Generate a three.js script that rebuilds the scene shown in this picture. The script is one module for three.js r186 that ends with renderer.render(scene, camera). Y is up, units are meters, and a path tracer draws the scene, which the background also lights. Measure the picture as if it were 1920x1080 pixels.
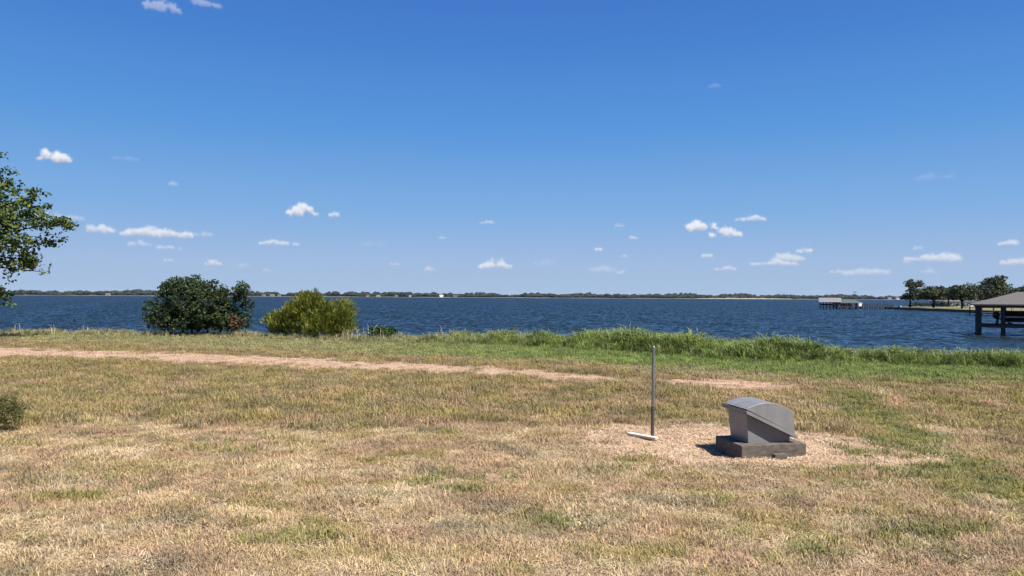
import * as THREE from 'three';
import { mergeGeometries } from 'three/addons/utils/BufferGeometryUtils.js';
import { RoundedBoxGeometry } from 'three/addons/geometries/RoundedBoxGeometry.js';
import { createNoise2D, createNoise3D } from 'simplex-noise';

// ---------------------------------------------------------------- camera, sky, sun, exposure
const scene = new THREE.Scene();
const camera = new THREE.PerspectiveCamera(43.6, 16 / 9, 0.1, 9000);
camera.position.set(0, 2.4, 0);
camera.rotation.set(THREE.MathUtils.degToRad(0.68), 0, 0.0055, 'XYZ');
const EXPOSURE = 2.0;
const renderer = new THREE.WebGLRenderer({ antialias: true });
renderer.setSize(1024, 576);
renderer.toneMapping = THREE.LinearToneMapping;
renderer.toneMappingExposure = EXPOSURE;
renderer.shadowMap.enabled = true;

const SUN_ELEVATION = 56, SUN_AZIMUTH = 50;      // azimuth from behind the camera towards the right
const sunDir = new THREE.Vector3().setFromSphericalCoords(1, THREE.MathUtils.degToRad(90 - SUN_ELEVATION), THREE.MathUtils.degToRad(SUN_AZIMUTH));
const sun = new THREE.DirectionalLight(new THREE.Color().setRGB(1, 0.95, 0.87), 4.9);
sun.name = 'sun';
sun.position.copy(sunDir).multiplyScalar(120);
sun.castShadow = true;
sun.shadow.mapSize.set(4096, 4096);
Object.assign(sun.shadow.camera, { left: -70, right: 70, top: 70, bottom: -70, near: 1, far: 320 });
scene.add(sun, sun.target);

function rng(seed) { let s = seed >>> 0; return () => { s = (s + 0x6d2b79f5) | 0; let t = Math.imul(s ^ (s >>> 15), 1 | s); t = (t + Math.imul(t ^ (t >>> 7), 61 | t)) ^ t; return ((t ^ (t >>> 14)) >>> 0) / 4294967296; }; }
const n2 = createNoise2D(rng(11)), n2b = createNoise2D(rng(23)), n3 = createNoise3D(rng(31));
const { lerp, clamp, smoothstep } = THREE.MathUtils;
const fbm = (x, y, o = 4, n = n2) => { let s = 0, a = 0.5, t = 0; for (let i = 0; i < o; i++) { s += a * n(x, y); t += a; x = x * 2.03 + 17.1; y = y * 2.03 - 9.7; a *= 0.5; } return s / t; };

// computed sky: clear air that pales to the horizon, and small fair-weather cumulus all the way round
function makeSky() {
  const W = 4096, Hh = 2048, d = new Float32Array(W * Hh * 4);
  const stops = [[-90, .33, .42, .55], [-0.5, .37, .48, .65], [0, .40, .53, .73], [2.5, .36, .505, .745], [6.5, .222, .43, .76], [12.8, .105, .315, .715], [19, .068, .228, .635], [23, .058, .187, .585], [40, .04, .13, .43], [90, .03, .095, .36]];
  const grad = (e) => { let i = 0; while (i < stops.length - 2 && e > stops[i + 1][0]) i++; const a = stops[i], b = stops[i + 1], t = clamp((e - a[0]) / (b[0] - a[0]), 0, 1); return [1, 2, 3].map((k) => lerp(a[k], b[k], t) / EXPOSURE); };
  for (let r = 0; r < Hh; r++) {
    const c = grad((r + 0.5) / Hh * 180 - 90);
    for (let q = 0; q < W; q++) { const o = (r * W + q) * 4; d[o] = c[0]; d[o + 1] = c[1]; d[o + 2] = c[2]; d[o + 3] = 1; }
  }
  // [azimuth right of view axis, elevation, width, height (degrees), opacity]
  const clouds = [[-32.51,9.25,2.12,0.93,0.95],[-29.97,4.62,2.04,0.85,0.80],[-26.37,4.49,5.01,0.85,0.90],[-23.47,4.50,1.70,0.51,0.35],[-27.34,3.66,1.53,0.51,0.50],[-25.50,3.43,1.70,0.38,0.55],[-16.20,6.58,2.29,1.19,1.00],[-13.94,6.33,0.76,0.59,0.70],[-18.05,4.01,3.31,0.47,0.70],[-22.48,2.39,1.53,0.47,0.75],[-25.27,8.00,0.68,0.42,0.30],[-1.98,5.91,1.36,0.34,0.50],[-1.45,2.62,3.14,0.85,0.90],[-5.57,4.69,0.51,0.34,0.50],[-9.27,2.55,1.02,0.34,0.35],[-6.52,2.20,1.02,0.42,0.50],[-25.49,2.51,0.85,0.30,0.50],[8.41,5.66,1.02,0.34,0.30],[9.53,4.73,0.85,0.38,0.60],[6.83,3.83,0.68,0.38,0.85],[8.83,3.28,0.59,0.30,0.50],[7.00,2.31,2.55,0.76,0.30],[8.63,1.98,0.85,0.34,0.50],[14.72,5.69,2.63,1.19,1.00],[16.58,5.04,2.72,0.93,0.95],[18.28,6.05,2.38,0.55,0.75],[15.12,3.28,0.85,0.42,0.85],[22.09,3.58,1.19,0.59,0.85],[21.07,3.04,2.97,0.76,0.70],[19.95,2.66,3.57,0.51,0.70],[16.62,2.25,1.78,0.38,0.60],[29.45,3.55,0.68,0.38,0.40],[30.34,2.94,3.99,0.93,0.75],[24.25,1.99,1.27,0.38,0.50],[26.57,1.96,3.74,0.68,0.50],[30.02,1.92,1.36,0.38,0.35],[34.72,3.74,1.36,0.42,0.75],[35.08,2.54,1.87,0.68,0.70],[-26.09,20.06,2.29,1.10,0.35],[-23.28,20.60,2.55,0.68,0.30],[-32.25,5.31,3.06,0.59,0.35],[-28.33,9.53,1.87,0.38,0.12],[15.69,15.90,0.93,0.42,0.12],[30.35,8.39,2.55,0.51,0.10],[-20.53,2.23,1.02,0.34,0.30],[-18.83,1.91,0.76,0.30,0.30],[2.53,2.81,2.12,0.85,0.12],[-10.93,4.14,2.12,0.68,0.10]];
  const R = rng(77);
  for (let k = 0; k < 220; k++) {                       // the same kind of clouds round the rest of the horizon
    const e = 1.8 + 9 * R() ** 2.2, a = 40 + 280 * R(), s = 0.5 + 1.1 * R();
    clouds.push([a, e, (0.8 + 3 * R() ** 2) * s, (0.35 + 0.6 * R()) * s, 0.3 + 0.65 * R()]);
  }
  clouds.forEach(([az, el, w0, h0, op], ci) => {
    const w = w0 * 1.1, h = h0 * 1.22;
    const Rc = rng(500 + ci), puffs = [], np = Math.round(9 + 4 * w / h);
    for (let k = 0; k < np; k++) {
      const u = (Rc() * 2 - 1), top = (1 - u * u * 0.75) * (0.45 + 0.55 * Rc());
      const r = h * (0.16 + 0.24 * Rc()) * (1 - 0.35 * Math.abs(u));
      puffs.push([u * w * 0.42, -h * 0.42 + r * 0.6 + Rc() * Rc() * top * h * 0.75, r]);
    }
    const stretch = clamp(w / h / 2.8, 1, 1.7), ppd = W / 360, m = 0.4;
    const q0 = Math.floor((((az - w / 2 - m) - 90) / 360 + 0.5) * W), q1 = Math.ceil((((az + w / 2 + m) - 90) / 360 + 0.5) * W);
    const r0 = Math.floor((el - h - m + 90) / 180 * Hh), r1 = Math.ceil((el + h + m + 90) / 180 * Hh);
    for (let r = Math.max(r0, Hh / 2 + 4); r <= r1; r++) for (let q = q0; q <= q1; q++) {
      const y = (r + 0.5) / Hh * 180 - 90 - el, x = (((q + 0.5) / W - 0.5) * 360 + 90) - az;
      const wx = x + 0.10 * h * n2(x * 3.1 / h + ci * 9.1, y * 3.1 / h), wy = y + 0.08 * h * n2b(x * 3.1 / h - ci * 7.7, y * 3.1 / h);
      let den = 0, lit = 0;
      for (const [px, py, pr] of puffs) {
        const dx = (wx - px) / (pr * stretch), dy = (wy - py) / pr, g = Math.exp(-1.6 * (dx * dx + dy * dy));
        den += g; lit += g * clamp(0.62 + 0.42 * dy, 0, 1);
      }
      if (den < 0.02) continue;
      lit /= den;
      const base = smoothstep(y, -h * 0.62, -h * 0.18);
      const er = 0.5 + 0.75 * fbm(x * 2.6 / h + ci * 3.3, y * 3.4 / h, 5, n2b);
      const a = clamp(op, 0, 1) * smoothstep(den * base, 0.15 + 0.5 * er, 1.25 + 0.7 * er);
      if (a <= 0.003) continue;
      const o = (r * W + ((q % W) + W) % W) * 4, tone = lerp(0.55, 1.0, smoothstep(lit, 0.35, 0.8));
      const haze = clamp(1 - (el - 1.5) / 7, 0, 1) * 0.3;
      const cc = [0.93 * tone, 0.94 * tone, 0.97 * Math.pow(tone, 0.75)];
      for (let k = 0; k < 3; k++) d[o + k] = lerp(d[o + k], lerp(cc[k] / EXPOSURE, d[o + k], haze), a);
    }
  });
  const t = new THREE.DataTexture(d, W, Hh, THREE.RGBAFormat, THREE.FloatType);
  t.mapping = THREE.EquirectangularReflectionMapping; t.magFilter = THREE.LinearFilter; t.minFilter = THREE.LinearFilter; t.needsUpdate = true;
  return t;
}
scene.background = makeSky();
scene.environment = scene.background;
scene.fog = new THREE.FogExp2(new THREE.Color().setRGB(0.62, 0.74, 0.92), 0.00002);

// ---------------------------------------------------------------- helpers
const used = {};
const numbered = (name) => { const k = used[name] = (used[name] ?? -1) + 1; return k ? name + '_' + String(k).padStart(3, '0') : name; };
function tag(o, label, category, group, kind) {
  o.userData.label = label; o.userData.category = category;
  if (group) o.userData.group = group;
  if (kind) o.userData.kind = kind;
  return o;
}
function thing(name, label, category, [x, y, z] = [0, 0, 0], turn = 0, group) {
  const o = new THREE.Group(); o.name = numbered(name); o.position.set(x, y, z); o.rotation.y = turn;
  scene.add(o); return tag(o, label, category, group);
}
function part(name, geometry, material, parent, at) {
  const m = new THREE.Mesh(geometry, material); m.name = name; m.castShadow = m.receiveShadow = true;
  if (at) m.position.set(...at);
  parent.add(m); return m;
}
function structure(name, geometry, material, label, category) {
  const m = part(numbered(name), geometry, material, scene); m.userData.kind = 'structure';
  return tag(m, label, category);
}
const lin = (r, g, b) => new THREE.Color().setRGB(r, g, b);
const std = (c, roughness = 0.85, more = {}) => new THREE.MeshStandardMaterial({ color: lin(...c), roughness, ...more });
const box = (w, h, d, x = 0, y = 0, z = 0) => new THREE.BoxGeometry(w, h, d).translate(x, y, z);
function tube(points, r0, r1, sides = 7) {              // a tapered limb along points
  const c = points.length > 2 ? new THREE.CatmullRomCurve3(points) : new THREE.LineCurve3(points[0], points[1]), n = Math.max(3, points.length * 2);
  const fr = c.computeFrenetFrames(n), pos = [], nor = [], uv = [], idx = [];
  for (let i = 0; i <= n; i++) {
    const p = c.getPointAt(i / n), r = lerp(r0, r1, i / n);
    for (let k = 0; k <= sides; k++) {
      const a = k / sides * Math.PI * 2, v = fr.normals[i].clone().multiplyScalar(Math.cos(a)).addScaledVector(fr.binormals[i], Math.sin(a));
      pos.push(p.x + v.x * r, p.y + v.y * r, p.z + v.z * r); nor.push(v.x, v.y, v.z); uv.push(k / sides, i / n);
      if (i < n && k < sides) { const a0 = i * (sides + 1) + k, b0 = a0 + sides + 1; idx.push(a0, b0, a0 + 1, b0, b0 + 1, a0 + 1); }
    }
  }
  const g = new THREE.BufferGeometry(); g.setIndex(idx);
  g.setAttribute('position', new THREE.Float32BufferAttribute(pos, 3)); g.setAttribute('normal', new THREE.Float32BufferAttribute(nor, 3)); g.setAttribute('uv', new THREE.Float32BufferAttribute(uv, 2));
  return g;
}
function grainTexture(size, fn, srgb = false) {
  const a = new Uint8Array(size * size * 4);
  for (let y = 0; y < size; y++) for (let x = 0; x < size; x++) { const v = fn(x / size, y / size), o = (y * size + x) * 4; a[o] = clamp(v[0], 0, 255); a[o + 1] = clamp(v[1], 0, 255); a[o + 2] = clamp(v[2], 0, 255); a[o + 3] = 255; }
  const t = new THREE.DataTexture(a, size, size); t.wrapS = t.wrapT = THREE.RepeatWrapping; t.magFilter = THREE.LinearFilter; t.minFilter = THREE.LinearMipmapLinearFilter; t.generateMipmaps = true;
  if (srgb) t.colorSpace = THREE.SRGBColorSpace;
  t.needsUpdate = true; return t;
}
// periodic noise over the unit square
const pn = (u, v, f, s = 0) => { const r = f / (2 * Math.PI), a = u * 2 * Math.PI, b = v * 2 * Math.PI; return 0.5 * (n3(Math.cos(a) * r + s, Math.sin(a) * r, b * 0 + Math.cos(b) * r) + n3(Math.sin(b) * r + s + 40, Math.cos(b) * r, Math.sin(a) * r + Math.cos(a) * r)); };

// ---------------------------------------------------------------- the lie of the land (x right, D ahead of the camera)
const WATER = -1.5;
const SHORE = [[-3000, 900], [-400, 170], [-120, 68], [-60, 52], [-40, 47], [-28, 44.5], [-12, 42], [0, 39], [6, 36.5], [10.5, 32.5], [14, 29], [18, 27], [30, 26.5], [45, 28], [70, 40], [100, 70], [121, 130], [128, 190], [133, 225], [140, 268], [150, 282], [250, 330], [3000, 700]];
const onLine = (L, x) => { let i = 0; while (i < L.length - 2 && x > L[i + 1][0]) i++; const [a, p] = L[i], [b, q] = L[i + 1]; return lerp(p, q, clamp((x - a) / (b - a), 0, 1)); };
const shore = (x) => onLine(SHORE, x) + 0.5 * n2(x * 0.13, 3.3);
const PLINTH = { x: 3.84, D: 11.15, turn: 0.21 };
const bump = (x, D, cx, cD, rx, rD) => Math.exp(-(((x - cx) / rx) ** 2 + ((D - cD) / rD) ** 2));
function height(x, D) {
  const near = 0.035 * fbm(x * 0.35, D * 0.35, 3) + 0.06 * n2(x * 0.08, D * 0.08 + 5) * smoothstep(D, 5, 20);
  let y = near * clamp(1.4 - Math.hypot(x, D - 15) / 90, 0, 1);
  const lx = (x - PLINTH.x) * Math.cos(PLINTH.turn) - (D - PLINTH.D) * -Math.sin(PLINTH.turn), ld = (x - PLINTH.x) * -Math.sin(PLINTH.turn) + (D - PLINTH.D) * Math.cos(PLINTH.turn);
  const pad = smoothstep(Math.max(Math.abs(lx) - 0.55, Math.abs(ld) - 0.4), 0.0, 0.9);
  y = lerp(0.0, y, pad) + 0.03 * bump(x, D, 3.55, 10.45, 0.5, 0.35) + 0.045 * bump(x, D, 4.55, 10.75, 0.35, 0.4) - 0.05 * bump(x, D, 3.15, 11.0, 0.2, 0.45);
  y -= 0.7 * smoothstep(Math.hypot(x, D), 55, 130) * (D > 0 ? 1 : 0.2);
  const s = shore(x) - D, steep = D > 100 ? 6 : 1.6;
  return lerp(y, -4, smoothstep(-s, -0.3, steep));
}
// what grows where
const PATH = [[-60, 43.5, 3.3], [-21.3, 30, 2.8], [-9, 26.5, 2.3], [-2.84, 24, 1.9], [0.66, 22.1, 1.6], [3.4, 20.6, 0.9], [5, 19.9, 0.15]];
const pathAt = (x) => [onLine(PATH, x), onLine(PATH.map(([a, , c]) => [a, c]), x)];
function bareness(x, D) {                                  // {path, mulch}: 0..1
  const e = 0.32 * fbm(x * 1.1, D * 1.1, 4) + 0.18 * n2b(x * 3.7, D * 3.7);
  const [pd, ph] = pathAt(x), path = x < 5 ? smoothstep(1 - Math.abs(D - pd) / (ph * 1.12) + e * 1.1, 0.0, 0.55) * smoothstep(ph, 0.3, 1.2) : 0;
  const t = 0.28, dx = x - 6.0, dD = D - 19.7, u = dx * Math.cos(t) - dD * Math.sin(t), v = dx * Math.sin(t) + dD * Math.cos(t);
  const two = smoothstep(1 - Math.hypot(u / 2.0, v / 1.05) + e * 0.8, 0, 0.25);
  const r = Math.hypot((x - 3.55) / 2.65, (D - 11.85) / 1.85), r2 = Math.hypot((x - 5.05) / 1.5, (D - 10.95) / 0.85);
  const mulch = smoothstep(Math.max(1 - r, 1 - r2) + e * 0.55, 0.0, 0.16);
  return { path: Math.max(path, two), mulch };
}
const STRIPE = [[5, 6.6], [7.5, 6.4], [9, 6.3], [11, 6.3], [14, 7.2], [18, 8.3], [24, 9.5]];
function zone(x, D) {
  const s = shore(x) - D, [pd, ph] = pathAt(x), b = bareness(x, D);
  const w = 1.5 * n2(x * 0.22, D * 0.3);
  const beyond = smoothstep(D - pd - ph - onLine([[-60, 1], [2, 1], [5, 0.5], [9, -1], [50, -1]], x) + w * 0.8, 0, onLine([[-60, 2.5], [0, 3], [6, 6], [10, 3], [50, 2.5]], x));             // lakeside of the track
  const lush = beyond * smoothstep(x + w, -14, 4);
  const mid = (1 - beyond) * smoothstep(D + w * 0.6 + 0.8 * n2b(x * 0.5, D * 0.5), 12.9, 14.2) * (1 - smoothstep(x, 3, 8) * 0.6);   // taller uncut band before the track
  const strip = smoothstep(0.95 - Math.abs(x - onLine(STRIPE, D)) + 0.5 * n2(x * 0.9, D * 0.7), 0, 0.7) * (1 - smoothstep(D, 18, 21));
  const right = smoothstep(x - 6.2 - 0.1 * D + w, -0.5, 2.5) * smoothstep(D, 8, 11);
  return { s, beyond, lush, mid, strip, right, ...b };
}
const C = {
  straw: [.365, .264, .148], pale: [.45, .352, .22], pink: [.335, .22, .135], brown: [.165, .109, .062], gold: [.24, .187, .062], olive: [.158, .131, .05],
  grey: [.14, .12, .072], lime: [.195, .18, .04], green: [.088, .116, .03], lush: [.16, .215, .042], sage: [.178, .19, .078], mulch: [.47, .335, .22], track: [.44, .305, .212],
};
const mix = (a, b, t) => [0, 1, 2].map((k) => lerp(a[k], b[k], t));
function tint(x, D, z) {
  const sh = 1 + 0.22 * n2(x * 1.9 + 7, D * 2.6) + 0.2 * n2b(x * 4.6, D * 5.6), a = fbm(x * 0.55, D * 0.75, 4), b = fbm(x * 0.4 + 50, D * 0.6 - 20, 4, n2b), c = fbm(x * 1.7 + 9, D * 2.1, 3), g = fbm(x * 0.8 - 30, D * 1.1 + 70, 3, n2b);
  let t = mix(C.straw, C.pink, smoothstep(a, -0.1, 0.5));
  t = mix(t, C.pale, smoothstep(-a, 0.05, 0.45) * 0.9);
  t = mix(t, C.brown, smoothstep(c, 0.15, 0.6) * 0.65);
  t = mix(t, C.gold, smoothstep(b, 0.12, 0.5) * 0.8);
  t = mix(t, C.lime, smoothstep(g, 0.28, 0.62) * 0.85);
  t = mix(t, C.grey, smoothstep(-b, 0.2, 0.55) * 0.75);
  let m = mix(C.olive, C.gold, smoothstep(b, -0.2, 0.3)); m = mix(m, C.pink, smoothstep(a, 0.0, 0.45) * 0.8); m = mix(m, C.lime, smoothstep(g, 0.1, 0.55) * 0.6); m = mix(m, C.grey, smoothstep(c, 0.1, 0.6) * 0.5);
  t = mix(t, m, z.mid * 0.9);
  let r = mix(C.gold, C.lime, smoothstep(g, -0.3, 0.3)); r = mix(r, C.pink, smoothstep(a, 0.05, 0.4)); r = mix(r, C.brown, smoothstep(c, 0.3, 0.6) * 0.6);
  t = mix(t, r, z.right * 0.85);
  t = mix(t, mix(C.lime, C.green, smoothstep(c, -0.2, 0.4)), z.strip * 0.9);
  const far = mix(mix(C.sage, C.gold, smoothstep(b, 0, 0.5) * 0.6), mix(C.lush, C.green, smoothstep(c, -0.3, 0.4)), z.lush);
  return mix(t, far, z.beyond * (0.8 + 0.2 * z.lush)).map((v) => v * sh);
}

// ---------------------------------------------------------------- ground: one sheet, out to the horizon
const thatch = (() => {                                    // short straws and crumbs of soil, 2.4 m to the tile
  const S = 1024, cv = document.createElement('canvas'); cv.width = cv.height = S;
  const k = cv.getContext('2d'), R = rng(5);
  k.fillStyle = 'rgb(176,170,162)'; k.fillRect(0, 0, S, S);
  for (let i = 0; i < 26000; i++) {
    const x = R() * S, y = R() * S, a = R() * 6.283, l = 5 + 22 * R(), v = 95 + 160 * R() ** 0.8, h = (R() - 0.5) * 24;
    k.strokeStyle = `rgb(${v + h | 0},${v | 0},${v - h | 0})`; k.lineWidth = 0.8 + 1.5 * R();
    for (const ox of [-S, 0, S]) for (const oy of [-S, 0, S]) {
      if (x + ox < -30 || x + ox > S + 30 || y + oy < -30 || y + oy > S + 30) continue;
      k.beginPath(); k.moveTo(x + ox, y + oy); k.quadraticCurveTo(x + ox + Math.cos(a) * l * 0.5 + 2, y + oy + Math.sin(a) * l * 0.5, x + ox + Math.cos(a + 0.3) * l, y + oy + Math.sin(a + 0.3) * l); k.stroke();
    }
  }
  const t = new THREE.CanvasTexture(cv); t.wrapS = t.wrapT = THREE.RepeatWrapping; t.colorSpace = THREE.SRGBColorSpace; t.repeat.set(1 / 2.4, 1 / 2.4); return t;
})();
function axis(dense, step, ...rest) {                      // coordinates: dense in the middle, coarser steps outside
  const [a, b] = dense, out = []; for (let v = a; v <= b + 1e-6; v += step) out.push(v);
  for (const [to, st] of rest) { if (to > b) { let v = out[out.length - 1]; while (v < to) { v += st; out.push(v); } } else { let v = out[0]; while (v > to) { v -= st; out.unshift(v); } } }
  return out;
}
{
  const xs = axis([-42, 42], 0.3, [250, 3], [4000, 300], [-150, 4], [-4000, 300]), Ds = axis([3, 48], 0.3, [340, 3], [5000, 400], [-60, 4], [-4000, 400]);
  const pos = [], col = [], uv = [], idx = [];
  Ds.forEach((D, j) => xs.forEach((x, i) => {
    pos.push(x, height(x, D), -D); uv.push(x, -D);
    const near = Math.abs(x) < 60 && D < 60 && D > -20; let c;
    if (near) {
      const z = zone(x, D); c = tint(x, D, z).map((v) => v * 0.92);
      c = mix(c, C.track, z.path); c = mix(c, C.mulch, z.mulch * 0.95);
    } else c = D > 100 ? [.17, .155, .068] : C.olive;
    col.push(...c.map((v) => v * 1.75));
    if (i + 1 < xs.length && j + 1 < Ds.length) { const a = j * xs.length + i, b = a + xs.length; idx.push(a, a + 1, b, a + 1, b + 1, b); }
  }));
  const g = new THREE.BufferGeometry(); g.setIndex(idx);
  g.setAttribute('position', new THREE.Float32BufferAttribute(pos, 3)); g.setAttribute('uv', new THREE.Float32BufferAttribute(uv, 2)); g.setAttribute('color', new THREE.Float32BufferAttribute(col, 3));
  g.computeVertexNormals();
  structure('ground', g, new THREE.MeshStandardMaterial({ vertexColors: true, map: thatch, bumpMap: thatch, bumpScale: 0.012, roughness: 1 }), 'dry sunburnt field sloping gently to the lake shore', 'ground');
}

// ---------------------------------------------------------------- water: a periodic wind-sea tile laid out over the lake
{
  const T = 60, N = 460, R = rng(41), waves = [];
  for (let k = 0; k < 64; k++) {
    const lam = 0.5 * Math.pow(5, R() ** 1.4), th = (R() + R() + R() - 1.5) * 0.95 + 0.2;
    const kx = Math.round(Math.sin(th) * T / lam), kz = Math.round(Math.cos(th) * T / lam), kk = Math.hypot(kx, kz) * 2 * Math.PI / T;
    waves.push([kx * 2 * Math.PI / T, kz * 2 * Math.PI / T, 0.038 / kk * (0.5 + R()), R() * 6.283]);
  }
  const pos = new Float32Array((N + 1) * (N + 1) * 3), nor = new Float32Array(pos.length), uv = new Float32Array((N + 1) * (N + 1) * 2), idx = [];
  for (let j = 0; j <= N; j++) for (let i = 0; i <= N; i++) {
    const x = i / N * T, z = j / N * T, o = j * (N + 1) + i; let y = 0, sx = 0, sz = 0;
    const gust = 1 + 0.2 * Math.sin(2 * Math.PI * (x + 2 * z) / T + 1) * Math.sin(2 * Math.PI * (3 * z - x) / T) ;
    for (const [kx, kz, a, p] of waves) { const f = kx * x + kz * z + p, s = Math.sin(f), c = Math.cos(f) * a; y += a * s; sx += kx * c; sz += kz * c; }
    y *= gust; sx *= gust; sz *= gust; y += 1.2 * y * Math.abs(y); 
    pos.set([x - T / 2, y, z - T / 2], o * 3); const l = Math.hypot(sx, 1, sz); nor.set([-sx / l, 1 / l, -sz / l], o * 3); uv.set([x / 4, z / 4], o * 2);
    if (i < N && j < N) idx.push(o, o + N + 1, o + 1, o + 1, o + N + 1, o + N + 2);
  }
  const g = new THREE.BufferGeometry(); g.setIndex(idx);
  g.setAttribute('position', new THREE.BufferAttribute(pos, 3)); g.setAttribute('normal', new THREE.BufferAttribute(nor, 3)); g.setAttribute('uv', new THREE.BufferAttribute(uv, 2));
  const ripple = grainTexture(256, (u, v) => { const q = 128 + 70 * pn(u, v, 9) + 45 * pn(u, v, 19, 7); return [q, q, q]; });
  const m = new THREE.MeshPhysicalMaterial({ color: lin(.008, .015, .016), roughness: 0.22, ior: 1.333, bumpMap: ripple, bumpScale: 0.03 });
  const spots = [];
  for (let r = 0; r < 49; r++) for (let q = -56; q <= 56; q++) {
    const x = q * T, D = 20 + r * T; if (Math.abs(x) > D * 0.95 + 200) continue; spots.push([x, D]);
  }
  const w = new THREE.InstancedMesh(g, m, spots.length), M = new THREE.Matrix4();
  spots.forEach(([x, D], i) => w.setMatrixAt(i, M.makeTranslation(x, WATER, -D)));
  w.name = 'lake_water'; w.receiveShadow = true; w.userData.kind = 'structure'; scene.add(tag(w, 'wide blue lake ruffled by small wind waves', 'water'));
}

// ---------------------------------------------------------------- grasses
function bladePatch(seed, n, radius, h0, h1, lean, width, opt = {}) {
  const R = rng(seed), pos = [], col = [], idx = [];
  for (let k = 0; k < n; k++) {
    const a = R() * 6.283, r = radius * Math.sqrt(R()), x = Math.cos(a) * r, z = Math.sin(a) * r, h = lerp(h0, h1, R() ** (opt.pow ?? 1));
    const dir = R() * 6.283, ln = lean * (1 - (opt.vary ?? 0.65) + 2 * (opt.vary ?? 0.65) * 0.7 * R()), up = Math.cos(Math.min(ln, 1.5)), out = Math.sin(Math.min(ln, 1.5));
    const w = width * (0.6 + 0.8 * R()) / 2, px = -Math.sin(dir) * w, pz = Math.cos(dir) * w, dx = Math.cos(dir), dz = Math.sin(dir), y0 = (opt.lift ?? 0) * R();
    const mx = x + dx * out * h * 0.45, my = y0 + up * h * 0.62, mz = z + dz * out * h * 0.45, droop = opt.droop ?? 0.2;
    const tx = x + dx * out * h * (1 + droop), ty = Math.max(0.004, y0 + up * h * (1 - droop * 0.5)), tz = z + dz * out * h * (1 + droop), b = pos.length / 3;
    pos.push(x - px, y0 - 0.01, z - pz, x + px, y0 - 0.01, z + pz, mx - px * 0.9, my, mz - pz * 0.9, mx + px * 0.9, my, mz + pz * 0.9, tx, ty, tz);
    const v = 0.62 + 0.7 * R(), dry = R() < (opt.dry ?? 0) ? 1 : 0, c = dry ? [1.38 * v, 1.28 * v, 1.15 * v] : [v * (0.94 + 0.12 * R()), v, v * (0.85 + 0.3 * R())];
    for (let q = 0; q < 5; q++) col.push(...c);
    idx.push(b, b + 1, b + 2, b + 1, b + 3, b + 2, b + 2, b + 3, b + 4);
  }
  const g = new THREE.BufferGeometry(); g.setIndex(idx);
  g.setAttribute('position', new THREE.Float32BufferAttribute(pos, 3)); g.setAttribute('color', new THREE.Float32BufferAttribute(col, 3));
  return g;
}
const bladeMat = new THREE.MeshStandardMaterial({ vertexColors: true, roughness: 0.8, side: THREE.DoubleSide, flatShading: true });
const leafyMat = new THREE.MeshPhysicalMaterial({ vertexColors: true, roughness: 0.9, transmission: 0.3, thickness: 0, specularIntensity: 0.3, side: THREE.DoubleSide, flatShading: true });
function scatter(name, variants, material, items, label, category) {     // items: [x, D, scale, stretch, rgb, sink]
  const R = rng(name.length * 977 + items.length), per = variants.map(() => []), q = new THREE.Quaternion(), e = new THREE.Euler(), M = new THREE.Matrix4(), P = new THREE.Vector3(), S = new THREE.Vector3();
  const all = new THREE.Group(); all.name = numbered(name); scene.add(tag(all, label, category, null, 'stuff'));
  for (const it of items) per[Math.floor(R() * variants.length)].push(it);
  per.forEach((list, v) => {
    if (!list.length) return;
    const im = new THREE.InstancedMesh(variants[v], material, list.length);
    list.forEach(([x, D, s, st, c], i) => {
      e.set((R() - 0.5) * 0.15, R() * 6.283, (R() - 0.5) * 0.15); q.setFromEuler(e);
      im.setMatrixAt(i, M.compose(P.set(x, height(x, D), -D), q, S.set(s, s * st, s))); im.setColorAt(i, lin(...c));
    });
    im.name = 'blades'; im.castShadow = im.receiveShadow = true; im.userData.kind = 'stuff';
    all.add(im);
  });
}
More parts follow.
